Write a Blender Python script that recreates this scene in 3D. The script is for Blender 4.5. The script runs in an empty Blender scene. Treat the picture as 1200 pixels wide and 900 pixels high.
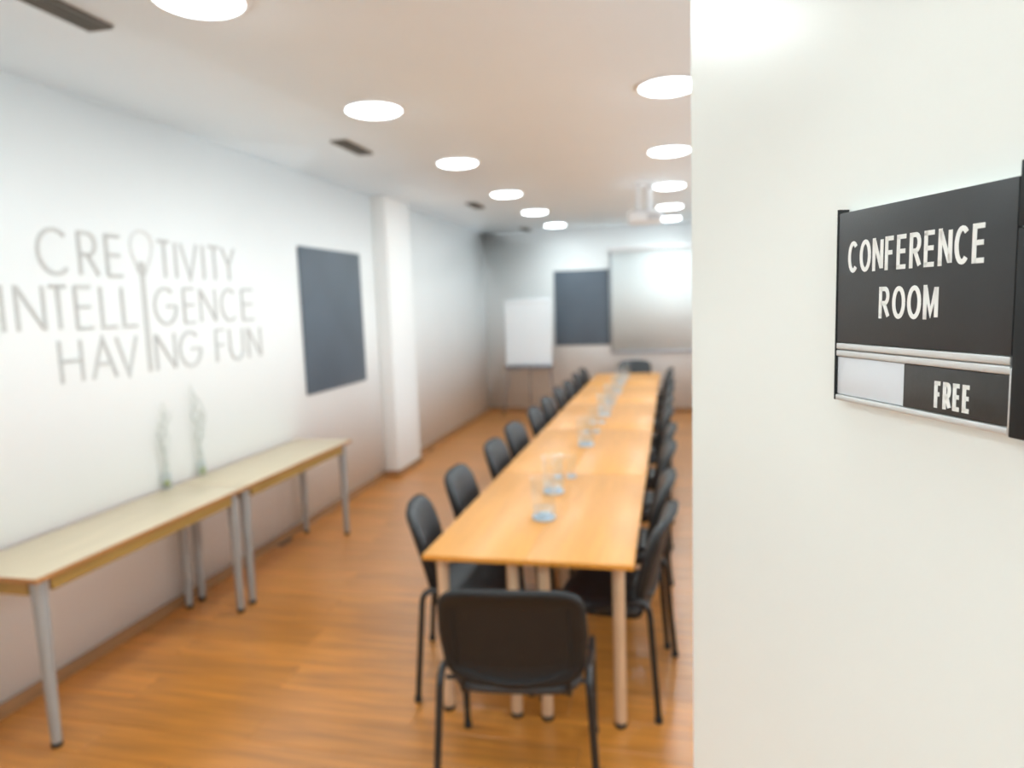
import bpy, bmesh, math, random
from mathutils import Vector, Matrix
random.seed(7)
sc = bpy.context.scene
COL = sc.collection
PI = math.pi

# ------------------------------------------------------------------ camera
YAW, PITCH, ROLL, CAM_H, F_PX = 0.22786, -0.11622, -0.03428, 1.8, 809.2
cy, sy, cp, sp = math.cos(YAW), math.sin(YAW), math.cos(PITCH), math.sin(PITCH)
fwd = Vector((-sy*cp, cy*cp, sp)); right = Vector((cy, sy, 0)); up = right.cross(fwd)
cr, sr = math.cos(ROLL), math.sin(ROLL)
r2 = cr*right + sr*up; u2 = -sr*right + cr*up
cam_data = bpy.data.cameras.new('camera'); cam = bpy.data.objects.new('camera', cam_data); COL.objects.link(cam)
M = Matrix((r2, u2, -fwd)).transposed().to_4x4(); M.translation = Vector((0, 0, CAM_H))
cam.matrix_world = M
cam_data.sensor_width = 36; cam_data.lens = F_PX/1200*36
cam_data.clip_start = 0.05; cam_data.clip_end = 60
cam_data.dof.use_dof = True
cam_data.dof.focus_distance = 0.52
cam_data.dof.aperture_fstop = cam_data.lens/5.8       # 5.8 mm wide opening
cam_data.dof.aperture_blades = 7
sc.camera = cam

# ------------------------------------------------------------------ world and exposure
w = bpy.data.worlds.new('world'); sc.world = w; w.use_nodes = True
wn = w.node_tree; tcw = wn.nodes.new('ShaderNodeTexCoord'); sep = wn.nodes.new('ShaderNodeSeparateXYZ')
rmp = wn.nodes.new('ShaderNodeValToRGB')          # overcast sky above, duller ground below the horizon
wn.links.new(tcw.outputs['Generated'], sep.inputs[0]); mrw = wn.nodes.new('ShaderNodeMapRange')
mrw.inputs[1].default_value = -1; mrw.inputs[2].default_value = 1
wn.links.new(sep.outputs[2], mrw.inputs[0]); wn.links.new(mrw.outputs[0], rmp.inputs[0])
rmp.color_ramp.elements[0].position = 0.10; rmp.color_ramp.elements[0].color = (0.22, 0.20, 0.18, 1)
rmp.color_ramp.elements[1].position = 0.60; rmp.color_ramp.elements[1].color = (0.90, 0.955, 1.0, 1)
wn.links.new(rmp.outputs[0], wn.nodes['Background'].inputs[0])
w.node_tree.nodes['Background'].inputs[1].default_value = 1.1
sc.view_settings.view_transform = 'Standard'; sc.view_settings.look = 'None'
sc.view_settings.gamma = 1; sc.view_settings.use_curve_mapping = False
sc.view_settings.exposure = 1.87
LAMP_STRENGTH = 3.5      # glow of the diffuser glass itself
LAMP_WATTS = 2.15         # light each downlight sends into the room
sc.cycles.transparent_max_bounces = 40
sc.cycles.max_bounces = 16; sc.cycles.diffuse_bounces = 8
LAMP_COLOR = (0.865, 0.985, 1.02)

# room sizes
XL, XR, YF, YB, H = -2.985, 1.45, 11.15, -1.8, 2.94
# door leaf plane: along-direction d, outward normal n (away from the camera)
AZ = math.radians(22)
dn = Vector((math.cos(AZ), math.sin(AZ), 0)); dd = Vector((-math.sin(AZ), math.cos(AZ), 0))
DOOR_D = 0.38

# ------------------------------------------------------------------ materials
def mat(name, col, rough=0.5, metal=0.0, var=0.06, scale=6.0, bump=0.0, bscale=60.0, coat=0.0, stretch=(1, 1, 1), spec=0.5, rand=0.0, col2=None, sheen=0):
    m = bpy.data.materials.new(name); m.use_nodes = True
    nt = m.node_tree; b = nt.nodes['Principled BSDF']
    b.inputs['Roughness'].default_value = rough; b.inputs['Metallic'].default_value = metal
    b.inputs['Coat Weight'].default_value = coat; b.inputs['Coat Roughness'].default_value = 0.3
    b.inputs['Specular IOR Level'].default_value = spec
    if sheen: b.inputs['Sheen Weight'].default_value = sheen
    tc = nt.nodes.new('ShaderNodeTexCoord'); mp = nt.nodes.new('ShaderNodeMapping')
    mp.inputs['Scale'].default_value = stretch
    nt.links.new(tc.outputs['Object'], mp.inputs[0])
    nz = nt.nodes.new('ShaderNodeTexNoise'); nz.inputs['Scale'].default_value = scale; nz.inputs['Detail'].default_value = 6
    nt.links.new(mp.outputs[0], nz.inputs['Vector'])
    c1 = [max(0, c*(1-var)) for c in col]; c2 = col2 or [min(1, c*(1+var)) for c in col]
    mx = nt.nodes.new('ShaderNodeMix'); mx.data_type = 'RGBA'
    mx.inputs[6].default_value = (*c1, 1); mx.inputs[7].default_value = (*c2, 1)
    rp = nt.nodes.new('ShaderNodeMapRange'); rp.inputs[1].default_value = 0.3; rp.inputs[2].default_value = 0.7
    nt.links.new(nz.outputs['Fac'], rp.inputs[0]); nt.links.new(rp.outputs[0], mx.inputs[0])
    out = mx.outputs[2]
    if rand:
        oi = nt.nodes.new('ShaderNodeObjectInfo')
        ad = nt.nodes.new('ShaderNodeVectorMath'); ad.operation = 'SCALE'; ad.inputs['Scale'].default_value = 1
        mr = nt.nodes.new('ShaderNodeMapRange'); mr.inputs[3].default_value = 1-rand; mr.inputs[4].default_value = 1+rand
        nt.links.new(oi.outputs['Random'], mr.inputs[0]); nt.links.new(out, ad.inputs[0]); nt.links.new(mr.outputs[0], ad.inputs['Scale'])
        out = ad.outputs[0]
        # shift the grain from piece to piece
        sh = nt.nodes.new('ShaderNodeMath'); sh.operation = 'MULTIPLY'; sh.inputs[1].default_value = 37.0
        nt.links.new(oi.outputs['Random'], sh.inputs[0])
        cb = nt.nodes.new('ShaderNodeCombineXYZ'); nt.links.new(sh.outputs[0], cb.inputs[0]); nt.links.new(sh.outputs[0], cb.inputs[1])
        nt.links.new(cb.outputs[0], mp.inputs['Location'])
    nt.links.new(out, b.inputs['Base Color'])
    if bump:
        n2 = nt.nodes.new('ShaderNodeTexNoise'); n2.inputs['Scale'].default_value = bscale; n2.inputs['Detail'].default_value = 4
        nt.links.new(mp.outputs[0], n2.inputs['Vector'])
        bp = nt.nodes.new('ShaderNodeBump'); bp.inputs['Strength'].default_value = bump; bp.inputs['Distance'].default_value = 0.002
        nt.links.new(n2.outputs['Fac'], bp.inputs['Height']); nt.links.new(bp.outputs[0], b.inputs['Normal'])
    return m

def emis(name, col, s):
    m = bpy.data.materials.new(name); m.use_nodes = True
    nt = m.node_tree; nt.nodes.remove(nt.nodes['Principled BSDF'])
    e = nt.nodes.new('ShaderNodeEmission'); e.inputs[0].default_value = (*col, 1); e.inputs[1].default_value = s
    nt.links.new(e.outputs[0], nt.nodes['Material Output'].inputs[0]); m.cycles.emission_sampling = 'NONE'; return m

def thin_glass(name, tint, rough=0.02, gl=(0.95, 0.98, 1)):
    m = bpy.data.materials.new(name); m.use_nodes = True
    nt = m.node_tree; nt.nodes.remove(nt.nodes['Principled BSDF'])
    t = nt.nodes.new('ShaderNodeBsdfTransparent'); t.inputs[0].default_value = (*tint, 1)
    g = nt.nodes.new('ShaderNodeBsdfGlossy'); g.inputs[0].default_value = (*gl, 1); g.inputs['Roughness'].default_value = rough
    fr = nt.nodes.new('ShaderNodeLayerWeight'); fr.inputs[0].default_value = 0.5
    pw = nt.nodes.new('ShaderNodeMath'); pw.operation = 'POWER'; pw.inputs[1].default_value = 2.6
    ml = nt.nodes.new('ShaderNodeMath'); ml.operation = 'MULTIPLY_ADD'; ml.inputs[1].default_value = 0.45; ml.inputs[2].default_value = 0.03
    nt.links.new(fr.outputs['Facing'], pw.inputs[0]); nt.links.new(pw.outputs[0], ml.inputs[0])
    mx = nt.nodes.new('ShaderNodeMixShader'); nt.links.new(ml.outputs[0], mx.inputs[0])
    nt.links.new(t.outputs[0], mx.inputs[1]); nt.links.new(g.outputs[0], mx.inputs[2])
    nt.links.new(mx.outputs[0], nt.nodes['Material Output'].inputs[0]); return m

MT = dict(
    wall=mat('white_wall_paint', (0.915, 0.93, 0.925), 0.6, var=0.012, scale=1.5, bump=0.08, bscale=180),
    ceiling=mat('white_ceiling_paint', (0.88, 0.93, 0.955), 0.75, var=0.012, scale=1.2),
    plank=mat('laminate_plank', (0.58, 0.225, 0.036), 0.33, var=0.25, scale=3.0, stretch=(0.7, 9, 1), rand=0.13, coat=0.9, bump=0.05, bscale=30),
    subfloor=mat('subfloor', (0.16, 0.07, 0.03), 0.6),
    skirting=mat('wood_skirting', (0.36, 0.19, 0.085), 0.4, var=0.15, scale=4, stretch=(6, 0.6, 6)),
    door=mat('door_lacquer', (0.82, 0.84, 0.79), 0.28, var=0.01, scale=2, bump=0.03, bscale=300),
    beech=mat('beech_laminate', (0.75, 0.34, 0.075), 0.45, var=0.07, scale=3, stretch=(8, 0.7, 1), coat=0.2, rand=0.008),
    beech_edge=mat('beech_edge_band', (0.80, 0.33, 0.05), 0.35, var=0.08, scale=5),
    maple=mat('pale_maple_laminate', (0.66, 0.56, 0.40), 0.36, var=0.05, scale=3, stretch=(9, 0.7, 1), rand=0.03),
    maple_edge=mat('brown_edge_band', (0.46, 0.21, 0.07), 0.45, var=0.1),
    apron=mat('golden_apron', (0.44, 0.27, 0.07), 0.5, var=0.08, scale=4, stretch=(6, 0.7, 6)),
    grey_metal=mat('grey_painted_steel', (0.42, 0.44, 0.44), 0.38, metal=0.25, var=0.03),
    warm_metal=mat('champagne_steel', (0.74, 0.53, 0.34), 0.35, metal=0.2, var=0.05),
    black_metal=mat('black_steel_tube', (0.012, 0.012, 0.013), 0.32, var=0.1),
    vinyl=mat('black_vinyl', (0.028, 0.032, 0.036), 0.46, var=0.12, scale=14, bump=0.25, bscale=140, spec=0.6),
    shell=mat('black_plastic_shell', (0.008, 0.009, 0.010), 0.55, var=0.08, scale=30, bump=0.2, bscale=220),
    rubber=mat('black_rubber', (0.015, 0.015, 0.015), 0.7),
    slate=mat('slate_board_panel', (0.10, 0.13, 0.165), 0.5, var=0.08, scale=2, bump=0.05),
    board=mat('white_board_sheet', (0.88, 0.92, 0.95), 0.35, var=0.005),
    screen=mat('projection_screen_cloth', (0.86, 0.91, 0.91), 0.85, var=0.005),
    screen_edge=mat('screen_border', (0.38, 0.42, 0.45), 0.6),
    alu=mat('aluminium', (0.46, 0.48, 0.52), 0.35, metal=0.6, var=0.03),
    dark_alu=mat('dark_aluminium', (0.22, 0.23, 0.26), 0.4, metal=0.4, var=0.03),
    plastic=mat('white_plastic', (0.82, 0.84, 0.86), 0.35, var=0.01),
    lens=mat('dark_lens', (0.03, 0.035, 0.05), 0.08, coat=1),
    letter=mat('silver_letter', (0.63, 0.64, 0.625), 0.5, metal=0.0, var=0.04),
    letter_pale=mat('pale_silver', (0.76, 0.77, 0.76), 0.5, metal=0.0, var=0.04),
    vent=mat('vent_bronze', (0.11, 0.10, 0.08), 0.5, var=0.1),
    vent_dark=mat('vent_dark', (0.02, 0.02, 0.02), 0.8),
    lampring=mat('lamp_trim', (0.85, 0.87, 0.88), 0.4),
    sign_black=mat('sign_charcoal_plate', (0.038, 0.039, 0.040), 0.4, var=0.05, scale=40, bump=0.04, bscale=500),
    sign_free=mat('sign_slider_plate', (0.042, 0.040, 0.037), 0.4, var=0.15, scale=60, bump=0.05, bscale=300),
    sign_cap=mat('sign_end_cap', (0.004, 0.006, 0.007), 0.6, var=0.05),
    sign_alu=mat('sign_aluminium', (0.70, 0.70, 0.68), 0.34, metal=0.5, var=0.02, stretch=(1, 1, 30)),
    sign_white=mat('sign_blank_panel', (0.70, 0.73, 0.76), 0.4, var=0.02),
    print_white=mat('sign_lettering', (0.86, 0.86, 0.82), 0.5, var=0.01),
    glass=thin_glass('clear_glass', (0.97, 0.985, 0.995)),
    glass_base=mat('blue_refraction_base', (0.50, 0.66, 0.80), 0.15, var=0.15, scale=40),  # opaque blue imitates light refracted in the thick glass base
    water=thin_glass('water', (0.94, 0.975, 0.99), 0.02),
    moss=mat('yellow_green_moss', (0.42, 0.48, 0.12), 0.8, var=0.35, scale=60, bump=0.5, bscale=90),
    twig=mat('pale_grey_twig', (0.62, 0.65, 0.61), 0.7, var=0.12, scale=30, bump=0.3, bscale=90),
    diffuser=emis('lamp_diffuser', LAMP_COLOR, LAMP_STRENGTH),
)

# ------------------------------------------------------------------ helpers
def finish(bm, smooth=0.0):
    if smooth:
        for f in bm.faces: f.smooth = True
        for e in bm.edges:
            if len(e.link_faces) == 2 and e.calc_face_angle(0) > smooth: e.smooth = False

def obj(name, bm, m, parent=None, loc=None, smooth=0.6):
    finish(bm, smooth)
    me = bpy.data.meshes.new(name); bm.to_mesh(me); bm.free()
    ms = m if isinstance(m, (list, tuple)) else [m]
    for q in ms: me.materials.append(MT[q] if isinstance(q, str) else q)
    o = bpy.data.objects.new(name, me); COL.objects.link(o)
    if parent: o.parent = parent
    if loc: o.location = loc
    return o

def tag(o, label, cat, group=None):
    o['label'] = label; o['category'] = cat
    if group: o['group'] = group
    return o

def struct(o): o['kind'] = 'structure'; return o

def thing(name, label, cat, loc=(0, 0, 0), rz=0, group=None):
    o = bpy.data.objects.new(name, None); COL.objects.link(o); o.empty_display_size = 0.1
    o.location = loc; o.rotation_euler = (0, 0, rz); return tag(o, label, cat, group)

def copy_tree(o, parent=None):
    c = o.copy(); COL.objects.link(c); c.parent = parent
    for ch in list(o.children): copy_tree(ch, c)
    return c

def box(bm, x0, x1, y0, y1, z0, z1, bev=0.0, seg=2, mi=0):
    vs = [bm.verts.new((x, y, z)) for x in (x0, x1) for y in (y0, y1) for z in (z0, z1)]
    idx = [(0, 1, 3, 2), (4, 6, 7, 5), (0, 4, 5, 1), (2, 3, 7, 6), (0, 2, 6, 4), (1, 5, 7, 3)]
    fs = [bm.faces.new([vs[i] for i in f]) for f in idx]
    for f in fs: f.material_index = mi
    if bev:
        es = list({e for f in fs for e in f.edges})
        bmesh.ops.bevel(bm, geom=es, offset=bev, segments=seg, affect='EDGES', profile=0.5)
    return bm

def B(*a, **k):
    bm = bmesh.new(); box(bm, *a, **k); return bm

def lathe(bm, prof, cx=0, cy_=0, n=24, z0=0, cap=True):
    rings = []
    for r, z in prof:
        rings.append([bm.verts.new((cx+r*math.cos(2*PI*i/n), cy_+r*math.sin(2*PI*i/n), z0+z)) for i in range(n)])
    for a, b in zip(rings, rings[1:]):
        for i in range(n): bm.faces.new((a[i], a[(i+1) % n], b[(i+1) % n], b[i]))
    if cap:
        bm.faces.new(rings[0][::-1]); bm.faces.new(rings[-1])
    return bm

def rounded(pts, r, seg=5):
    """round the corners of a 3-D polyline"""
    pts = [Vector(p) for p in pts]; out = [pts[0]]
    for a, b, c in zip(pts, pts[1:], pts[2:]):
        q = min(r, (a-b).length*0.48, (c-b).length*0.48)
        p0 = b+(a-b).normalized()*q; p1 = b+(c-b).normalized()*q
        for i in range(seg+1):
            t = i/seg; out.append((1-t)**2*p0+2*t*(1-t)*b+t*t*p1)
    out.append(pts[-1]); return out

def sweep(bm, pts, radii, n=10, flat=1.0, ref=Vector((1, 0, 0)), closed=False):
    """tube along pts; flat scales the section along the second axis"""
    pts = [Vector(p) for p in pts]; N = len(pts)
    if not isinstance(radii, (list, tuple)): radii = [radii]*N
    rings = []
    for i, p in enumerate(pts):
        if closed: t = (pts[(i+1) % N]-pts[i-1]).normalized()
        else: t = (pts[min(i+1, N-1)]-pts[max(i-1, 0)]).normalized()
        a = ref - t*ref.dot(t)
        if a.length < 1e-3: a = Vector((0, 1, 0)) - t*t.y
        a.normalize(); b = t.cross(a)
        rings.append([bm.verts.new(p+radii[i]*(math.cos(2*PI*k/n)*a+flat*math.sin(2*PI*k/n)*b)) for k in range(n)])
    prs = list(zip(rings, rings[1:])) + ([(rings[-1], rings[0])] if closed else [])
    for a, b in prs:
        for k in range(n): bm.faces.new((a[k], a[(k+1) % n], b[(k+1) % n], b[k]))
    if not closed:
        bm.faces.new(rings[0][::-1]); bm.faces.new(rings[-1])
    bmesh.ops.recalc_face_normals(bm, faces=bm.faces[:])
    return bm

def ribbon(bm, pts, w, depth, closed=False):
    """flat raised stroke in the YZ plane (points are (y,z)), front face at x=depth, back at x=0"""
    P = [Vector((p[0], p[1])) for p in pts]; N = len(P); L = []; R_ = []
    for i in range(N):
        if closed: a, b = P[i-1], P[(i+1) % N]
        else: a, b = P[max(i-1, 0)], P[min(i+1, N-1)]
        d0 = (P[i]-a).normalized() if (P[i]-a).length > 1e-9 else (b-P[i]).normalized()
        d1 = (b-P[i]).normalized() if (b-P[i]).length > 1e-9 else d0
        t = (d0+d1); t = t.normalized() if t.length > 1e-3 else d0
        nrm = Vector((-t.y, t.x)); k = max(0.45, abs(nrm.dot(Vector((-d0.y, d0.x)))))
        L.append(P[i]+nrm*w/2/k); R_.append(P[i]-nrm*w/2/k)
    vl = [(bm.verts.new((0, l.x, l.y)), bm.verts.new((depth, l.x, l.y)), bm.verts.new((depth, r.x, r.y)), bm.verts.new((0, r.x, r.y))) for l, r in zip(L, R_)]
    rng = range(N) if closed else range(N-1)
    for i in rng:
        a, b = vl[i], vl[(i+1) % N]
        for j in range(4): bm.faces.new((a[j], b[j], b[(j+1) % 4], a[(j+1) % 4]))
    if not closed:
        bm.faces.new(vl[0]); bm.faces.new(vl[-1][::-1])
    bmesh.ops.recalc_face_normals(bm, faces=bm.faces[:])

# ------------------------------------------------------------------ setting
T = 0.12
floor_o = struct(obj('floor', B(XL-T, XR+T, YB-T, YF+T, -0.12, -0.0105), 'subfloor'))
struct(obj('ceiling', B(XL-T, XR+T, YB-T, YF+T, H, H+0.1), 'ceiling'))
struct(obj('wall_left', B(XL-T, XL, YB, YF, 0, H), 'wall'))
WINS = [(1.2, 3.0), (3.7, 5.5), (6.2, 8.0), (8.6, 10.2)]; WZ0, WZ1 = 0.85, 2.78
bm = bmesh.new(); ye = YB
for a, b in WINS:
    box(bm, XR, XR+T, ye, a, 0, H); box(bm, XR, XR+T, a, b, 0, WZ0); box(bm, XR, XR+T, a, b, WZ1, H); ye = b
box(bm, XR, XR+T, ye, YF, 0, H)
struct(obj('wall_right', bm, 'wall'))
for i, (a, b) in enumerate(WINS):
    bm = bmesh.new(); x0, x1 = XR+0.03, XR+0.08
    for y0, y1, z0, z1 in ((a, a+0.05, WZ0, WZ1), (b-0.05, b, WZ0, WZ1), (a+0.05, b-0.05, WZ0, WZ0+0.05), (a+0.05, b-0.05, WZ1-0.05, WZ1), ((a+b)/2-0.03, (a+b)/2+0.03, WZ0+0.05, WZ1-0.05)):
        box(bm, x0, x1, y0+0.0003, y1-0.0003, z0+0.0003, z1-0.0003, bev=0.003, seg=1)
    wo = struct(obj('window_%d' % (i+1), bm, 'plastic'))
    for y0, y1 in ((a+0.0505, (a+b)/2-0.0305), ((a+b)/2+0.0305, b-0.0505)):
        obj('pane', B(XR+0.052, XR+0.058, y0, y1, WZ0+0.0505, WZ1-0.0505), 'glass', wo)
    obj('window_sill', B(XR-0.06, XR+0.0295, a+0.001, b-0.001, WZ0-0.0285, WZ0-0.0005, bev=0.004), 'plastic', wo)
    pd = bpy.data.lights.new('window_portal', 'AREA'); pd.shape = 'RECTANGLE'; pd.size = b-a; pd.size_y = WZ1-WZ0; pd.cycles.is_portal = True
    po = bpy.data.objects.new('window_portal', pd); COL.objects.link(po)
    po.matrix_world = Matrix(((0, 0, 1, XR+0.10), (1, 0, 0, (a+b)/2), (0, 1, 0, (WZ0+WZ1)/2), (0, 0, 0, 1)))
struct(obj('wall_back', B(XL-T, XR+T, YF, YF+T, 0, H), 'wall'))
bm = bmesh.new(); cx0, cx1, cz0, cz1 = -2.5, -0.5, 0.8, 2.4
for q in ((XL-T, cx0, 0, H), (cx1, XR+T, 0, H), (cx0, cx1, 0, cz0), (cx0, cx1, cz1, H)): box(bm, q[0], q[1], YB-T, YB, q[2], q[3])
struct(obj('wall_corridor', bm, 'wall'))
bm = bmesh.new()
for q in ((cx0, cx0+0.05, cz0, cz1), (cx1-0.05, cx1, cz0, cz1), (cx0+0.05, cx1-0.05, cz0, cz0+0.05), (cx0+0.05, cx1-0.05, cz1-0.05, cz1), ((cx0+cx1)/2-0.03, (cx0+cx1)/2+0.03, cz0+0.05, cz1-0.05)):
    box(bm, q[0]+0.0003, q[1]-0.0003, YB-0.08, YB-0.03, q[2]+0.0003, q[3]-0.0003, bev=0.003, seg=1)
wo = struct(obj('window_5', bm, 'plastic'))  # window added behind the camera to brighten the door face
for a, b in ((cx0+0.0505, (cx0+cx1)/2-0.0305), ((cx0+cx1)/2+0.0305, cx1-0.0505)):
    obj('pane', B(a, b, YB-0.058, YB-0.052, cz0+0.0505, cz1-0.0505), 'glass', wo)
pd = bpy.data.lights.new('window_portal', 'AREA'); pd.shape = 'RECTANGLE'; pd.size = cx1-cx0; pd.size_y = cz1-cz0; pd.cycles.is_portal = True
po = bpy.data.objects.new('window_portal', pd); COL.objects.link(po)
po.matrix_world = Matrix(((-1, 0, 0, (cx0+cx1)/2), (0, 0, -1, YB-0.10), (0, -1, 0, (cz0+cz1)/2), (0, 0, 0, 1)))
# pier standing proud of the left wall
struct(obj('wall_pier', B(XL, -2.835, 6.75, 7.42, 0, H, bev=0.004), 'wall'))
# front wall with the doorway the camera stands in
hinge = dn*DOOR_D + dd*(-0.13)
bm = bmesh.new()
box(bm, hinge.x+0.045, XR, -0.10, 0.02, 0, H)
box(bm, XL, -1.75, -0.10, 0.02, 0, H)
box(bm, -1.75, hinge.x+0.045, -0.10, 0.02, 2.44, H)
struct(obj('wall_front', bm, 'wall'))
# floor planks, laid across the room
PW, PL, ny = 0.2, 1.40, 0
cache = {}
row = 0; y = YB
while y < YF-0.01:
    y1 = min(y+PW, YF); off = ((row*0.53) % 1)*PL; x = XL-off
    while x < XR-0.01:
        a, b = max(x, XL), min(x+PL, XR)
        if b-a < 0.10:
            x += PL; continue
        key = (round(b-a, 3), round(y1-y, 3))
        if key not in cache:
            bm = B(-(b-a)/2+0.0007, (b-a)/2-0.0007, -(y1-y)/2+0.0007, (y1-y)/2-0.0007, -0.0095, 0, bev=0.0015, seg=1)
            cache[key] = None
            o = obj('plank', bm, 'plank', floor_o, smooth=0)
            cache[key] = o.data
        else:
            o = bpy.data.objects.new('plank', cache[key]); COL.objects.link(o); o.parent = floor_o
        o.location = ((a+b)/2, (y+y1)/2, 0)
        x += PL
    y = y1; row += 1

def skirting(name, segs):
    bm = bmesh.new()
    for s in segs: box(bm, *s, 0.0005, 0.07, bev=0.003, seg=1)
    return struct(obj(name, bm, 'skirting'))
skirting('baseboard_left', [(XL+0.0005, XL+0.015, 0.02, 6.735), (XL+0.0005, XL+0.015, 7.435, YF-0.016),
                            (XL+0.0155, -2.821, 6.735, 6.7495), (-2.8345, -2.820, 6.7505, 7.4195), (XL+0.0155, -2.821, 7.4205, 7.435)])
skirting('baseboard_back', [(XL+0.0005, XR-0.0005, YF-0.015, YF-0.0005)])
skirting('baseboard_right', [(XR-0.015, XR-0.0005, 0.02, YF-0.016)])

# ---- door leaf (opened into the room, hinged at the right)
def door_frame(o):   # local x: along d, local y: away from camera, local z up
    Mx = Matrix((dd, dn, Vector((0, 0, 1)))).transposed().to_4x4(); Mx.translation = dn*DOOR_D
    o.matrix_world = Mx
# dd x dn = -z, so use local x = -dd, local y = dn  (right handed)
def to_door(o, s=0.0, z=0.0, t=0.0):
    Mx = Matrix((-dd, dn, Vector((0, 0, 1)))).transposed().to_4x4()
    Mx.translation = dn*(DOOR_D+t) + dd*s + Vector((0, 0, z))
    o.matrix_world = Mx
door = obj('door_1', B(-0.869, 0.13, 0, 0.042, 0.008, 2.42, bev=0.002, seg=1), 'door'); to_door(door); struct(door)
bm = bmesh.new()
box(bm, -0.825, -0.785, -0.006, -0.0001, 0.94, 1.14, bev=0.002)
sweep(bm, rounded([(-0.805, -0.006, 1.06), (-0.805, -0.055, 1.06), (-0.68, -0.055, 1.06)], 0.02), 0.009, ref=Vector((0, 0, 1)))
obj('door_handle', bm, 'alu', door)
bm = bmesh.new()
for z in (0.25, 1.2, 2.15): lathe(bm, [(0.007, 0), (0.007, 0.09)], 0.137, 0.012, 12, z)
obj('hinge', bm, 'alu', door)
# door lining around the opening
bm = bmesh.new()
box(bm, -1.749, -1.72, -0.11, 0.03, 0, 2.4395); box(bm, -1.72, hinge.x+0.044, -0.11, 0.03, 2.425, 2.4395)
struct(obj('trim_1', bm, 'door'))

# ------------------------------------------------------------------ door sign
sign = thing('door_sign', 'charcoal and silver door sign reading CONFERENCE ROOM with a FREE slider', 'sign')
to_door(sign)
bpy.context.view_layer.update()
Y0 = -0.0002
def SB(s0, s1, z0, z1, t0, t1, bev=0.0006):      # s measured along the leaf; t = how far the piece stands off the leaf
    return B(-max(s0, s1), -min(s0, s1), -t1, -t0, z0, z1, bev=bev, seg=2)
T0 = 0.0003
obj('back_plate', SB(0.3680, 0.5445, 1.7075, 1.8655, T0, 0.0062), 'sign_alu', sign)
name_plate = obj('name_plate', SB(0.3705, 0.5435, 1.7573, 1.8655, 0.0063, 0.010), 'sign_black', sign)
obj('divider_rail', SB(0.3705, 0.5435, 1.7515, 1.7568, 0.0063, 0.0105, bev=0.0009), 'sign_alu', sign)
obj('divider_rail', SB(0.3705, 0.5435, 1.7455, 1.7508, 0.0063, 0.0105, bev=0.0009), 'sign_alu', sign)
obj('blank_panel', SB(0.4630, 0.5435, 1.7128, 1.7450, 0.0063, 0.0086), 'sign_white', sign)
slider = obj('slider_plate', SB(0.3705, 0.4625, 1.7128, 1.7450, 0.0063, 0.0096), 'sign_free', sign)
obj('bottom_rail', SB(0.3705, 0.5435, 1.7075, 1.7123, 0.0063, 0.0105, bev=0.0009), 'sign_alu', sign)
obj('side_rail', SB(0.3665, 0.3700, 1.7080, 1.7500, 0.0063, 0.0110), 'sign_alu', sign)
obj('edge_strip', SB(0.5438, 0.5458, 1.7075, 1.8690, 0.0003, 0.0103, bev=0.0004), 'sign_cap', sign)
cap = bmesh.new()
box(cap, -0.3655, -0.3400, -0.0145, -T0, 1.7075, 1.8345, bev=0.0008)
box(cap, -0.3655, -0.3400, -0.0145, -T0, 1.8350, 1.8738, bev=0.0008)
obj('end_cap', cap, 'sign_cap', sign)

def arc(cx, cz, rx, rz, a0, a1, n=18):
    return [(cx+rx*math.cos(math.radians(a0+(a1-a0)*i/n)), cz+rz*math.sin(math.radians(a0+(a1-a0)*i/n))) for i in range(n+1)]
G = {
 'C': [arc(0.52, 0.5, 0.52, 0.5, 48, 312)],
 'R': [[(0, 0), (0, 1)], [(0, 1), (0.5, 1)]+arc(0.5, 0.74, 0.38, 0.26, 90, -90, 12)+[(0, 0.48)], [(0.42, 0.48), (0.95, 0)]],
 'E': [[(0, 0), (0, 1)], [(0, 1), (1, 1)], [(0, 0.52), (0.92, 0.52)], [(0, 0), (1, 0)]],
 'T': [[(0.5, 0), (0.5, 1)], [(0, 1), (1, 1)]],
 'I': [[(0, 0), (0, 1)]],
 'V': [[(0, 1), (0.5, 0), (1, 1)]],
 'Y': [[(0, 1), (0.5, 0.45), (1, 1)], [(0.5, 0.46), (0.5, 0)]],
 'N': [[(0, 0), (0, 1)], [(0.05, 0.97), (0.95, 0.03)], [(1, 0), (1, 1)]],
 'O': [arc(0.5, 0.5, 0.5, 0.5, 0, 360, 28)],
 'M': [[(0, 0), (0, 1)], [(0.04, 0.98), (0.5, 0.14), (0.96, 0.98)], [(1, 0), (1, 1)]],
 'L': [[(0, 1), (0, 0), (1, 0)]],
 'G': [arc(0.5, 0.5, 0.5, 0.5, 50, 360, 20), [(1, 0.5), (0.55, 0.5)]],
 'H': [[(0, 0), (0, 1)], [(1, 0), (1, 1)], [(0, 0.52), (1, 0.52)]],
 'A': [[(0, 0), (0.5, 1), (1, 0)], [(0.2, 0.36), (0.8, 0.36)]],
 'F': [[(0, 0), (0, 1)], [(0, 1), (1, 1)], [(0, 0.52), (0.85, 0.52)]],
 'U': [[(0, 1), (0, 0.4)]+arc(0.5, 0.4, 0.5, 0.4, 180, 360, 12)+[(1, 1)]],
}

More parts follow.
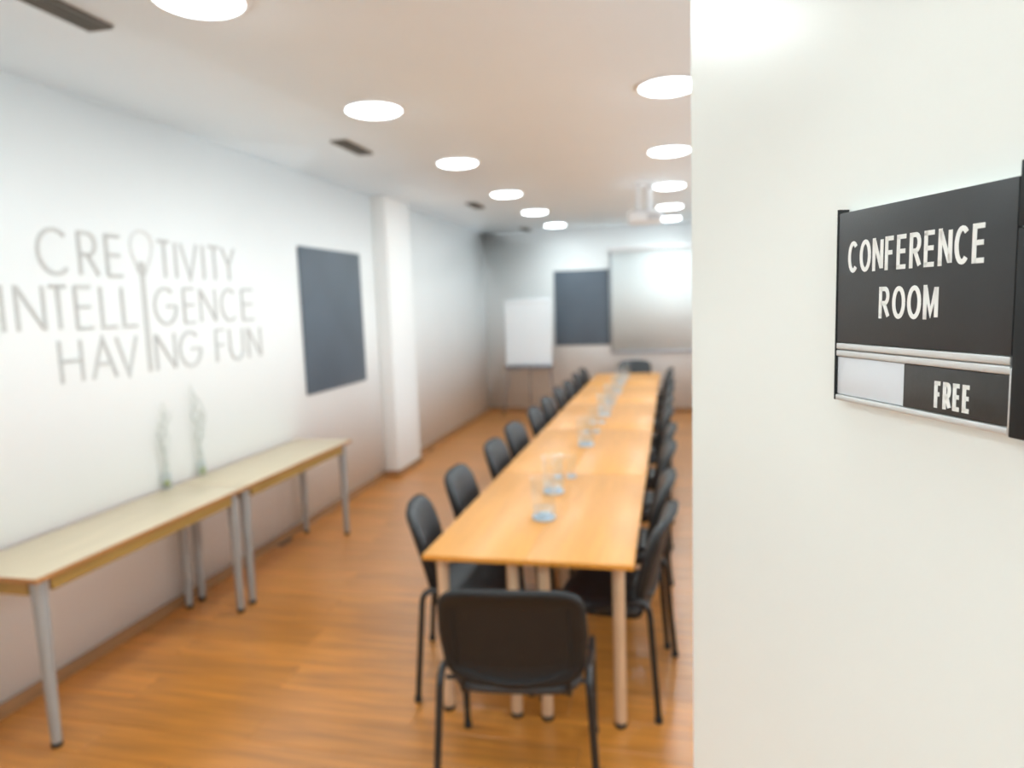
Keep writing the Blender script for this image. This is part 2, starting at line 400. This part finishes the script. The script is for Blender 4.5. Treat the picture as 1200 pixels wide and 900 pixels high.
WID = {'C': 1.02, 'O': 1.1, 'N': 0.98, 'F': 0.80, 'E': 0.86, 'R': 0.98, 'M': 1.12}
def text_part(txt, s_left, s_right, z0, z1, t, parent, sw, gapf=0.22):
    """raised stroke lettering on the sign; one mesh per line of words"""
    tot = sum(WID[c] for c in txt)+gapf*(len(txt)-1); u = (s_left-s_right-sw*len(txt))/tot
    x = -s_left+sw/2; bm = bmesh.new()
    for c in txt:
        wd = WID[c]*u
        for st in G[c]:
            ribbon(bm, [(x+p[0]*wd, z0+sw/2+p[1]*(z1-z0-sw)) for p in st], sw, 0.0003)
        if c in 'EFLRHNM':      # square off the stroke corners
            for px_, pz_ in ((0, 0), (0, 1)):
                ribbon(bm, [(x-sw/2, z0+sw/2+pz_*(z1-z0-sw)), (x+sw/2, z0+sw/2+pz_*(z1-z0-sw))], sw, 0.0003)
        x += wd+sw+gapf*u
    for v in bm.verts: v.co = Vector((v.co.y, -t-v.co.x, v.co.z))
    return obj('lettering', bm, 'print_white', parent, smooth=0)
text_part('CONFERENCE', 0.5300, 0.3920, 1.8155, 1.8410, 0.01005, name_plate, 0.0034)
text_part('ROOM', 0.4910, 0.4305, 1.7785, 1.8030, 0.01005, name_plate, 0.0034)
text_part('FREE', 0.4315, 0.3995, 1.7165, 1.7355, 0.00965, slider, 0.0030)

# ------------------------------------------------------------------ office chairs (local: faces +Y, origin on floor)
def outline(n, hw, z0, z1, sag, pw=6.5):
    pts = []
    zc, hz = (z0+z1)/2, (z1-z0)/2
    for i in range(n):
        a = 2*PI*i/n; c, s = math.cos(a), math.sin(a)
        x = hw*math.copysign(abs(c)**(2/pw), c); z = hz*math.copysign(abs(s)**(2/pw), s)
        if z < 0: z -= sag*(1-(x/hw)**2)*(-z/hz)
        else: z -= 0.012*(x/hw)**2*(z/hz)
        k = 1-0.07*max(0, z/hz)**2 if z > 0 else 1-0.05*(-z/hz)
        pts.append((x*k, zc+z))
    return pts

def loft(bm, loops, cap0=True, cap1=True):
    rs = [[bm.verts.new(p) for p in lp] for lp in loops]
    n = len(rs[0])
    for a, b in zip(rs, rs[1:]):
        for i in range(n): bm.faces.new((a[i], a[(i+1) % n], b[(i+1) % n], b[i]))
    if cap0: bm.faces.new(rs[0][::-1])
    if cap1: bm.faces.new(rs[-1])
    bmesh.ops.recalc_face_normals(bm, faces=bm.faces[:])

ZB0, ZB1 = 0.475, 0.858
def back_y(x, z):          # centre surface of the backrest: leans back, wraps the sitter
    return -0.195 - 0.26*(z-0.45) + 0.55*x*x - 0.10*(z-0.62)**2
def back_loops(hw, z0, z1, sag, prof, n=48):
    """prof: list of (inset, depth offset towards the back)"""
    base = outline(n, hw, z0, z1, sag); zc = (z0+z1)/2
    out = []
    for ins, d in prof:
        kx = max(0.02, 1-ins/hw); kz = max(0.02, 1-ins/((z1-z0)/2))
        lp = []
        for x, z in base:
            X = x*kx; Z = zc+(z-zc)*kz
            lp.append((X, back_y(X, Z)-d, Z))
        out.append(lp)
    return out

def make_chair(label, group):
    t = thing('office_chair', label, 'chair', group=group)
    # cushion of the backrest (front side = +Y)
    bm = bmesh.new()
    loft(bm, back_loops(0.247, ZB0+0.008, ZB1-0.008, 0.02, [(0.012, 0.000), (0, -0.008), (0.004, -0.022), (0.02, -0.034), (0.06, -0.040), (0.12, -0.041), (0.2, -0.041)]))
    obj('backrest', bm, 'vinyl', t, smooth=1.2)
    # moulded shell behind it, with a raised rim and a sunken panel
    bm = bmesh.new()
    loft(bm, back_loops(0.262, ZB0, ZB1, 0.026, [(0.012, -0.006), (0.001, -0.004), (0, 0.004), (0.004, 0.014), (0.014, 0.019), (0.026, 0.018), (0.034, 0.010), (0.09, 0.008), (0.2, 0.008)]))
    # curved lip low on the shell and two upright ribs
    pts = []
    for i in range(17):
        x = -0.185+0.37*i/16; z = 0.478+0.045*(x/0.185)**2
        pts.append((x, back_y(x, z)-0.012, z))
    sweep(bm, pts, [0.004]+[0.009]*15+[0.004], 8, ref=Vector((0, 0, 1)))
    for s in (-1, 1):
        pts = [(s*0.198, back_y(s*0.198, 0.53+0.25*i/6)-0.008, 0.53+0.25*i/6) for i in range(7)]
        sweep(bm, pts, [0.003]+[0.007]*5+[0.003], 8)
    obj('back_shell', bm, 'shell', t, smooth=1.0)
    # seat
    bm = bmesh.new(); n = 48; lo = []
    for ins, z in [(0.03, 0.425), (0.006, 0.430), (0, 0.440), (0.001, 0.455), (0.010, 0.468), (0.035, 0.476), (0.08, 0.478), (0.14, 0.476), (0.2, 0.475)]:
        lp = []
        for i in range(n):
            a = 2*PI*i/n; c, s = math.cos(a), math.sin(a); pw = 4.2
            x = (0.238-ins)*math.copysign(abs(c)**(2/pw), c); yy = (0.215-ins)*math.copysign(abs(s)**(2/pw), s)
            zz = z - (0.018*max(0, (yy-0.10)/0.11)**2 if yy > 0.1 else 0)
            lp.append((x, yy+0.005, zz))
        lo.append(lp)
    loft(bm, lo); obj('seat', bm, 'vinyl', t, smooth=1.2)
    bm = bmesh.new(); box(bm, -0.2, 0.2, -0.17, 0.18, 0.414, 0.4245, bev=0.004)
    obj('seat_pan', bm, 'shell', t)
    # tubular frame
    for s in (-1, 1):
        bm = bmesh.new(); sweep(bm, rounded([(s*0.270, 0.250, 0.012), (s*0.268, 0.215, 0.452), (s*0.268, 0.0, 0.452)], 0.06), 0.0135, 10)
        fo = obj('front_leg', bm, 'black_metal', t)
        bm = bmesh.new(); lathe(bm, [(0.015, 0), (0.0175, 0.004), (0.0165, 0.028)], s*0.270, 0.250, 12, 0); obj('foot_cap', bm, 'rubber', fo)
        bm = bmesh.new(); sweep(bm, rounded([(s*0.290, -0.270, 0.012), (s*0.259, -0.228, 0.53), (s*0.266, 0.06, 0.452)], 0.07), 0.0135, 10)
        ro = obj('rear_leg', bm, 'black_metal', t)
        bm = bmesh.new(); lathe(bm, [(0.015, 0), (0.0175, 0.004), (0.0165, 0.028)], s*0.290, -0.270, 12, 0); obj('foot_cap', bm, 'rubber', ro)
        bm = bmesh.new(); sweep(bm, rounded([(s*0.19, 0.05, 0.405), (s*0.19, -0.185, 0.412), (s*0.19, back_y(0.19, 0.50)-0.002, 0.50), (s*0.19, back_y(0.19, 0.60)+0.002, 0.60)], 0.04), 0.010, 8, flat=0.7)
        obj('back_support', bm, 'black_metal', t)
    bm = bmesh.new()
    for yy in (-0.12, 0.13): sweep(bm, [(-0.266, yy, 0.440), (0.266, yy, 0.440)], 0.009, 8, ref=Vector((0, 1, 0)))
    obj('cross_bar', bm, 'black_metal', t)
    return t

chair0 = make_chair('black office chair at the near head of the long table, its back to the viewer', 'black office chairs around the long table')
chair0.location = (-0.565, 2.43, 0); chair0.rotation_euler.z = math.radians(6)
ORD = ['first', 'second', 'third', 'fourth', 'fifth', 'sixth', 'seventh', 'eighth', 'ninth', 'tenth']
CY = [3.14, 3.765, 4.57, 5.24, 6.04, 6.71, 7.51, 8.18, 8.98, 9.65]
for side in (0, 1):
    for i, yy in enumerate(CY):
        c = copy_tree(chair0)
        a = -90 if side == 0 else 90
        if side == 0:
            x = -0.935 + random.uniform(-0.015, 0.01); a += [13, 4, 2, -1, 1, 0, 1, -1, 1, 0][i]
        else:
            x = -0.285 + random.uniform(-0.01, 0.015); a += [-7, -1, 1, -1, 1, 0, 1, -1, 1, 0][i]
        c.location = (x, yy, 0); c.rotation_euler.z = math.radians(a)
        sd = 'left' if side == 0 else 'right'
        if i == 0: c['label'] = 'nearest black office chair on the %s side of the long table' % sd
        elif i == 9: c['label'] = 'farthest black office chair on the %s side of the long table' % sd
        else: c['label'] = 'black office chair, %s from the near end on the %s side of the long table' % (ORD[i], sd)
c = copy_tree(chair0); c.location = (-0.555, 10.60, 0); c.rotation_euler.z = PI
c['label'] = 'black office chair at the far head of the long table, below the projection screen'

# ------------------------------------------------------------------ tables
def make_table(name, label, group, L, W, ztop, top_m, edge_m, leg_m, apron, leg_r0, leg_r1, inset=0.065, th=0.024, gap=0.0):
    """origin at floor centre; long side along Y"""
    t = thing(name, label, 'table', group=group)
    bm = B(-W/2+0.0003, W/2-0.0003, -L/2+0.0003, L/2-0.0003, ztop-th, ztop-0.0009, bev=0.0015)
    tt = obj('tabletop', bm, [top_m, edge_m], t)
    for f in tt.data.polygons:
        if f.normal.z < 0.5: f.material_index = 1
    if apron:
        for s in (-1, 1):
            obj('apron', B(s*(W/2-0.04)-0.009, s*(W/2-0.04)+0.009, -L/2+0.10, L/2-0.10, ztop-th-0.065, ztop-th-0.0003, bev=0.001, seg=1), apron, t)
            obj('apron', B(-W/2+0.085, W/2-0.085, s*(L/2-0.04)-0.009, s*(L/2-0.04)+0.009, ztop-th-0.065, ztop-th-0.0003, bev=0.001, seg=1), apron, t)
    else:
        for s in (-1, 1):
            obj('rail', B(s*(W/2-0.09)-0.01, s*(W/2-0.09)+0.01, -L/2+0.10, L/2-0.10, ztop-th-0.035, ztop-th-0.0003, bev=0.001, seg=1), leg_m, t)
    for sx in (-1, 1):
        for s in (-1, 1):
            bm = bmesh.new(); z1 = ztop-th-0.0006
            lathe(bm, [(leg_r1, 0.02), (leg_r1*1.02, 0.03), (leg_r0*0.96, z1-0.12), (leg_r0, z1-0.01), (leg_r0, z1)], sx*(W/2-inset), s*(L/2-inset), 20)
            lg = obj('leg', bm, leg_m, t)
            bm = bmesh.new(); lathe(bm, [(leg_r1*0.95, 0), (leg_r1*1.08, 0.004), (leg_r1*1.08, 0.0195)], sx*(W/2-inset), s*(L/2-inset), 20)
            obj('foot_cap', bm, 'rubber', lg)
    return t
UL = 1.47
tab0 = None
for k in range(5):
    for side in (0, 1):
        sd = 'left' if side == 0 else 'right'
        w1 = ['nearest', 'second', 'middle', 'fourth', 'farthest'][k]
        lb = 'orange beech table forming the %s section of the %s half of the long conference table' % (w1, sd)
        if tab0 is None:
            t = tab0 = make_table('conference_table', lb, 'narrow tables joined into the long conference table', UL, 0.45, 0.74, 'beech', 'beech_edge', 'warm_metal', None, 0.027, 0.024, inset=0.068)
        else:
            t = copy_tree(tab0)
        t['label'] = lb
        t.location = (-1.05+0.225+0.45*side, 2.70+UL*(k+0.5), 0)
BW, BL, BZ = 0.475, 1.415, 0.765
tb = make_table('wall_table', 'narrow pale maple table along the left wall, nearer of the two, below the wall lettering', 'narrow tables along the left wall', BL, BW, BZ, 'maple', 'maple_edge', 'grey_metal', 'apron', 0.031, 0.020, inset=0.058)
bx = XL+0.018+BW/2
tb.location = (bx, 2.165+BL/2, 0)
tb2 = copy_tree(tb); tb2.location = (bx, 2.165+BL*1.5+0.004, 0)
tb2['label'] = 'narrow pale maple table along the left wall, farther of the two'

# ------------------------------------------------------------------ glass on the long table
def make_jug(label):
    t = thing('glass_carafe', label, 'carafe', group='clear glass vessels down the middle of the long table')
    bm = bmesh.new()
    pr = [(0.052, 0.022), (0.0585, 0.03), (0.060, 0.10), (0.059, 0.19), (0.062, 0.205), (0.0645, 0.207), (0.0635, 0.204), (0.0575, 0.188), (0.0575, 0.03), (0.05, 0.0262)]
    lathe(bm, pr, n=28); obj('body', bm, 'glass', t, smooth=1)
    bm = bmesh.new(); lathe(bm, [(0.050, 0.0), (0.057, 0.004), (0.0575, 0.016), (0.051, 0.0215)], n=28); obj('base', bm, 'glass_base', t, smooth=1)
    bm = bmesh.new(); lathe(bm, [(0.049, 0.0268), (0.0565, 0.032), (0.0567, 0.06)], n=28); obj('water', bm, 'water', t, smooth=1)
    return t
def make_glass(label):
    t = thing('drinking_glass', label, 'glass', group='clear drinking glasses on the long table')
    bm = bmesh.new()
    lathe(bm, [(0.026, 0.016), (0.030, 0.02), (0.034, 0.145), (0.0335, 0.146), (0.0325, 0.145), (0.0285, 0.021), (0.02, 0.0185)], n=20); obj('bowl', bm, 'glass', t, smooth=1)
    bm = bmesh.new(); lathe(bm, [(0.025, 0), (0.0275, 0.003), (0.029, 0.013), (0.026, 0.0155)], n=20); obj('base', bm, 'glass_base', t, smooth=1)
    return t
jug0 = gl0 = None
ZT = 0.7395
jugs = [3.25, 3.72, 5.0, 6.35, 7.1, 7.95, 8.8, 9.55]
for i, yy in enumerate(jugs):
    lb = ['clear glass carafe nearest the front edge of the long table', 'clear glass carafe just behind the nearest carafe'][i] if i < 2 else 'clear glass carafe on the long table, %s carafe from the near end' % ORD[i]
    if jug0 is None: t = jug0 = make_jug(lb)
    else: t = copy_tree(jug0); t['label'] = lb
    t.location = (-0.615+(-0.04 if i == 1 else 0)+0.01*(i % 2), yy, ZT); t.rotation_euler.z = [2.1, 0.9, 2.6, 1.2, 0.5, 2.2, 1.0, 2.0][i]
pairs = [4.05, 5.5, 5.95, 6.75, 7.5, 8.4, 9.2]
for i, yy in enumerate(pairs):
    for s in (-1, 1):
        lb = 'clear drinking glass on the long table, %s of the %s pair from near' % ('left' if s < 0 else 'right', ORD[i])
        if gl0 is None: t = gl0 = make_glass(lb)
        else: t = copy_tree(gl0); t['label'] = lb
        t.location = (-0.63+s*0.038, yy+s*0.01, ZT)

# ------------------------------------------------------------------ vases with twigs on the wall tables
def make_vase(label, loc, h, seed, wob):
    rnd = random.Random(seed)
    t = thing('twig_vase', label, 'vase', loc, group='slim glass vases with twisted twigs')
    bm = bmesh.new(); lathe(bm, [(0.026, 0), (0.028, 0.004), (0.027, 0.10), (0.0265, 0.101), (0.0255, 0.10), (0.0255, 0.008), (0.01, 0.006)], n=20)
    obj('glass_tube', bm, 'glass', t, smooth=1)
    bm = bmesh.new()
    for i in range(40):
        a = rnd.uniform(0, 2*PI); r = rnd.uniform(0, 0.015); z = rnd.uniform(0.018, 0.048)
        bmesh.ops.create_icosphere(bm, subdivisions=1, radius=rnd.uniform(0.006, 0.0085), matrix=Matrix.Translation((r*math.cos(a), r*math.sin(a), z)))
    mo = obj('moss', bm, 'moss', t); mo['kind'] = 'stuff'
    # lace of leaves spilling at the foot of the tube
    for q in range(3):
        ph = q*2.1+seed; pts = []; n = 40
        for i in range(n+1):
            u = i/n; z = 0.02+u*(h-0.02)*(1-0.12*q)
            k = max(0, u-0.25)
            pts.append((0.010*math.cos(ph)+wob*k*math.sin(9*u+ph*0.3)+0.012*k, 0.012*math.sin(ph)*(1-u)+wob*2.2*math.sqrt(k)*math.sin(11*u+ph*0.35+seed), z))
        bm = bmesh.new(); sweep(bm, pts, [0.0062*(1-0.5*i/n) for i in range(n+1)], 6)
        for j in range(5):
            i = rnd.randint(int(n*0.35), n-3); p = Vector(pts[i]); a = rnd.uniform(0, 2*PI)
            d = Vector((math.cos(a)*0.6, math.sin(a), 1.4)).normalized()
            sweep(bm, [p, p+d*0.035+Vector((0, 0.008, 0)), p+d*0.075+Vector((0, -0.006, 0.01))], [0.003, 0.0024, 0.001], 5)
        obj('twig', bm, 'twig', t, smooth=1)
    return t
VX = XL+0.034
make_vase('slim clear vase of pale twisted twigs on the wall table, left of two', (VX, 3.48, BZ-0.0005), 0.52, 3, 0.018)
make_vase('slim clear vase of pale twisted twigs on the wall table, right and taller of two', (VX, 3.80, BZ-0.0005), 0.60, 5, 0.022)

# ------------------------------------------------------------------ lettering on the left wall
rows = [
 (2.025, 0.218, [('C', 2.80, 2.985), ('R', 3.045, 3.165), ('E', 3.225, 3.325), ('T', 3.618, 3.715), ('I', 3.765, 3.765), ('V', 3.815, 3.965), ('I', 4.025, 4.025), ('T', 4.085, 4.195), ('Y', 4.225, 4.36)]),
 (1.748, 0.214, [('I', 2.582, 2.582), ('N', 2.655, 2.80), ('T', 2.838, 2.935), ('E', 2.99, 3.088), ('L', 3.155, 3.25), ('L', 3.303, 3.40), ('G', 3.55, 3.735), ('E', 3.805, 3.905), ('N', 3.965, 4.115), ('C', 4.18, 4.345), ('E', 4.415, 4.545)]),
 (1.475, 0.214, [('H', 2.862, 2.99), ('A', 3.055, 3.215), ('V', 3.232, 3.38), ('N', 3.53, 3.69), ('G', 3.735, 3.93), ('F', 4.09, 4.185), ('U', 4.24, 4.39), ('N', 4.455, 4.605)]),
]
wl = thing('wall_lettering', 'thin silver wall letters reading CREATIVITY INTELLIGENCE HAVING FUN around a long-stemmed emblem', 'lettering', (XL+0.0004, 3.6, 1.45))
for zb, hh, lets in rows:
    for ch, y0, y1 in lets:
        bm = bmesh.new()
        for st in G[ch]:
            ribbon(bm, [(y0+p[0]*(y1-y0)-3.6, zb+p[1]*hh-1.45) for p in st], 0.017, 0.008)
        obj('letter', bm, 'letter', wl, smooth=0)
bm = bmesh.new()
tul = [(3.455, 2.045), (3.43, 2.10), (3.405, 2.16), (3.40, 2.215), (3.42, 2.26), (3.46, 2.285), (3.51, 2.288), (3.555, 2.265), (3.572, 2.215), (3.56, 2.16), (3.53, 2.10), (3.495, 2.045)]
ribbon(bm, [(a-3.6, b-1.45) for a, b in tul], 0.012, 0.006)
e1 = obj('emblem', bm, 'letter_pale', wl, smooth=0); e1['label'] = 'pale outlined tulip-shaped head standing for the letter A'
bm = bmesh.new()
ribbon(bm, [(3.475-3.6, 2.11-1.45), (3.475-3.6, 2.04-1.45)], 0.045, 0.006)
ribbon(bm, [(3.475-3.6, 2.045-1.45), (3.472-3.6, 1.475-1.45)], 0.030, 0.006)
e1 = obj('emblem_stem', bm, 'letter', wl, smooth=0); e1['label'] = 'long straight grey stem running down through the three lines'

# ------------------------------------------------------------------ slate panels
def panel(label, bmargs, loc):
    t = thing('slate_panel', label, 'panel', loc, group='dark slate wall panels')
    x0, x1, y0, y1, z0, z1 = bmargs
    obj('board', B(*bmargs, bev=0.002), 'slate', t)
    return t
t = panel('dark slate panel on the left wall, right of the lettering', (0.0075, 0.018, -0.575, 0.575, -0.62, 0.62), (XL, 5.795, 1.71))
obj('backing', B(0.0004, 0.0072, -0.568, 0.568, -0.613, 0.613), 'vent_dark', t)
t = panel('dark slate panel on the far wall between flip chart and projection screen', (-0.443, 0.443, -0.018, -0.0075, -0.60, 0.60), (-1.388, YF, 1.69))
obj('backing', B(-0.436, 0.436, -0.0072, -0.0004, -0.593, 0.593), 'vent_dark', t)

# ------------------------------------------------------------------ projection screen
t = thing('projection_screen', 'large white pull-down projection screen on the far wall', 'screen', (0, YF, 0))
sx0, sx1 = -0.93, 1.12
obj('housing', B(sx0-0.03, sx1+0.03, -0.105, -0.0005, 2.55, 2.63, bev=0.012), 'plastic', t)
obj('screen_sheet', B(sx0+0.03, sx1-0.03, -0.062, -0.060, 0.985, 2.552), 'screen', t)
for s0, s1 in ((sx0, sx0+0.0295), (sx1-0.0295, sx1)):
    obj('side_border', B(s0, s1, -0.0625, -0.0595, 0.985, 2.552), 'screen_edge', t)
obj('bottom_bar', B(sx0, sx1, -0.075, -0.048, 0.950, 0.9845, bev=0.006), 'alu', t)

# ------------------------------------------------------------------ flip chart
t = thing('flip_chart', 'white flip chart on a thin tripod in the far left corner', 'flip chart', (-2.23, 10.9, 0))
bd = obj('whiteboard', B(-0.385, 0.385, -0.012, 0.012, 0.80, 1.86, bev=0.004), 'board', t)
obj('paper_pad', B(-0.36, 0.36, -0.019, -0.0125, 0.84, 1.82, bev=0.001, seg=1), 'board', t)
obj('clamp_bar', B(-0.365, 0.365, -0.026, -0.0195, 1.79, 1.83, bev=0.002), 'plastic', t)
bm = bmesh.new(); box(bm, -0.385, 0.385, -0.075, -0.0125, 0.745, 0.757, bev=0.003); box(bm, -0.385, 0.385, -0.080, -0.074, 0.745, 0.790, bev=0.002); box(bm, -0.385, 0.385, -0.012, 0.012, 0.745, 0.7995, bev=0.002)
obj('pen_tray', bm, 'dark_alu', t)
for a, b in (((-0.33, 0.02, 0.78), (-0.43, -0.10, 0.01)), ((0.33, 0.02, 0.78), (0.43, -0.10, 0.01)), ((0.02, 0.02, 1.5), (-0.02, 0.10, 0.01))):
    bm = bmesh.new(); sweep(bm, [a, b], 0.011, 10); lg = obj('leg', bm, 'dark_alu', t)
    bm = bmesh.new(); lathe(bm, [(0.015, -0.01), (0.017, 0.0), (0.015, 0.03)], b[0], b[1], 12, 0.01); obj('foot_cap', bm, 'rubber', lg)

# ------------------------------------------------------------------ ceiling downlights
RL = 0.155
def make_light(label):
    t = thing('ceiling_light', label, 'light', group='round ceiling downlights')
    bm = bmesh.new(); lathe(bm, [(RL+0.002, -0.0004), (RL+0.026, -0.0004), (RL+0.024, -0.008), (RL+0.008, -0.012), (RL+0.001, -0.010)], n=40, cap=False)
    bmesh.ops.recalc_face_normals(bm, faces=bm.faces[:])
    obj('trim_ring', bm, 'lampring', t)
    bm = bmesh.new(); lathe(bm, [(RL, -0.001), (RL, -0.009), (RL*0.96, -0.015), (RL*0.8, -0.023), (RL*0.5, -0.029), (0.02, -0.031)], n=40)
    bmesh.ops.recalc_face_normals(bm, faces=bm.faces[:])
    obj('diffuser', bm, 'diffuser', t)
    ld = bpy.data.lights.new('lamp_light', 'AREA'); ld.shape = 'DISK'; ld.size = 2*RL*0.97; ld.energy = LAMP_WATTS; ld.color = LAMP_COLOR
    lo = bpy.data.objects.new('lamp_light', ld); COL.objects.link(lo); lo.parent = t; lo.location = (0, 0, -0.034)
    return t
lights = [(-1.66, y_, 'left', i) for i, y_ in enumerate([2.34, 3.87, 5.49, 7.2, 8.76, 10.35])] + [(0.0, y_, 'right', i) for i, y_ in enumerate([3.99, 5.68, 7.41, 9.05, 10.38])]
l0 = None
for x, y_, sd, i in lights:
    n_ = ['nearest', 'second', 'third', 'fourth', 'fifth', 'sixth'][i]
    if (sd == 'left' and i == 5) or (sd == 'right' and i == 4): n_ = 'farthest'
    lb = 'round glowing ceiling downlight, %s in the %s row' % (n_, sd)
    if l0 is None: t = l0 = make_light(lb)
    else: t = copy_tree(l0); t['label'] = lb
    t.location = (x, y_, H)
for x, y_, lb in [(-1.66, 0.72, 'round ceiling downlight above the doorway, left row, out of frame'), (0.0, 0.72, 'round ceiling downlight above the door leaf, right row, out of frame'), (0.0, 2.34, 'round ceiling downlight over the near table end, right row, above the frame'), (-0.8, -0.95, 'round ceiling downlight in the corridor, middle of three'), (-2.2, -0.95, 'added round ceiling downlight in the corridor, farthest from the door leaf'), (0.3, -0.95, 'added round ceiling downlight in the corridor, nearest the door leaf')]:  # last two corridor lamps are added to brighten the door leaf
    t = copy_tree(l0); t['label'] = lb; t.location = (x, y_, H)

# ------------------------------------------------------------------ ceiling vents
v0 = None
for y0, lb in [(2.23, 'dark slotted ceiling vent nearest, left of the first downlight'), (4.69, 'dark slotted ceiling vent, second from the front'), (7.88, 'dark slotted ceiling vent, third from the front'), (10.75, 'dark slotted ceiling vent, farthest, by the back corner')]:
    if v0 is None:
        t = v0 = thing('ceiling_vent', lb, 'vent', group='slotted ceiling vents')
        obj('backing', B(-0.045, 0.045, -0.215, 0.215, -0.002, -0.0003), 'vent_dark', t)
        bm = bmesh.new()
        box(bm, -0.056, -0.0455, -0.225, 0.225, -0.012, -0.0004); box(bm, 0.0455, 0.056, -0.225, 0.225, -0.012, -0.0004)
        box(bm, -0.045, 0.045, -0.225, -0.2155, -0.012, -0.0004); box(bm, -0.045, 0.045, 0.2155, 0.225, -0.012, -0.0004)
        obj('frame', bm, 'vent', t)
        for k in range(4):
            bm = B(-0.041+k*0.0225, -0.0265+k*0.0225, -0.215, 0.215, -0.0105, -0.0025, bev=0.001, seg=1)
            obj('slat', bm, 'vent', t)
    else:
        t = copy_tree(v0); t['label'] = lb
    t.location = (-2.19, y0, H)

# ------------------------------------------------------------------ projector
PX, PY, PZ = -0.235, 7.15, 2.545
t = thing('projector', 'white projector hanging on a ceiling mount in front of the screen', 'projector', (PX, PY, PZ))
obj('body', B(-0.165, 0.165, -0.125, 0.125, 0, 0.105, bev=0.018, seg=3), 'plastic', t)
bm = bmesh.new(); lathe(bm, [(0.040, 0), (0.040, 0.025), (0.034, 0.030)], n=24)
bmesh.ops.rotate(bm, verts=bm.verts[:], matrix=Matrix.Rotation(-PI/2, 3, 'X')); bmesh.ops.translate(bm, verts=bm.verts[:], vec=(-0.07, 0.1205, 0.052))
obj('lens', bm, 'lens', t)
bm = bmesh.new()
for k in range(6): box(bm, 0.02, 0.14, -0.1275, -0.1245, 0.025+k*0.010, 0.030+k*0.010)
obj('vent_grille', bm, 'alu', t)
hz = H-PZ
bm = bmesh.new(); lathe(bm, [(0.022, 0.118), (0.022, hz-0.02)], 0.04, 0, 16); lathe(bm, [(0.014, 0.118), (0.014, hz-0.02)], -0.07, 0, 16)
obj('mount_pole', bm, 'plastic', t)
obj('mount_bracket', B(-0.10, 0.09, -0.06, 0.06, 0.1055, 0.1178, bev=0.003), 'alu', t)
obj('ceiling_plate', B(-0.11, 0.10, -0.08, 0.08, hz-0.0195, hz-0.0004, bev=0.004), 'plastic', t)
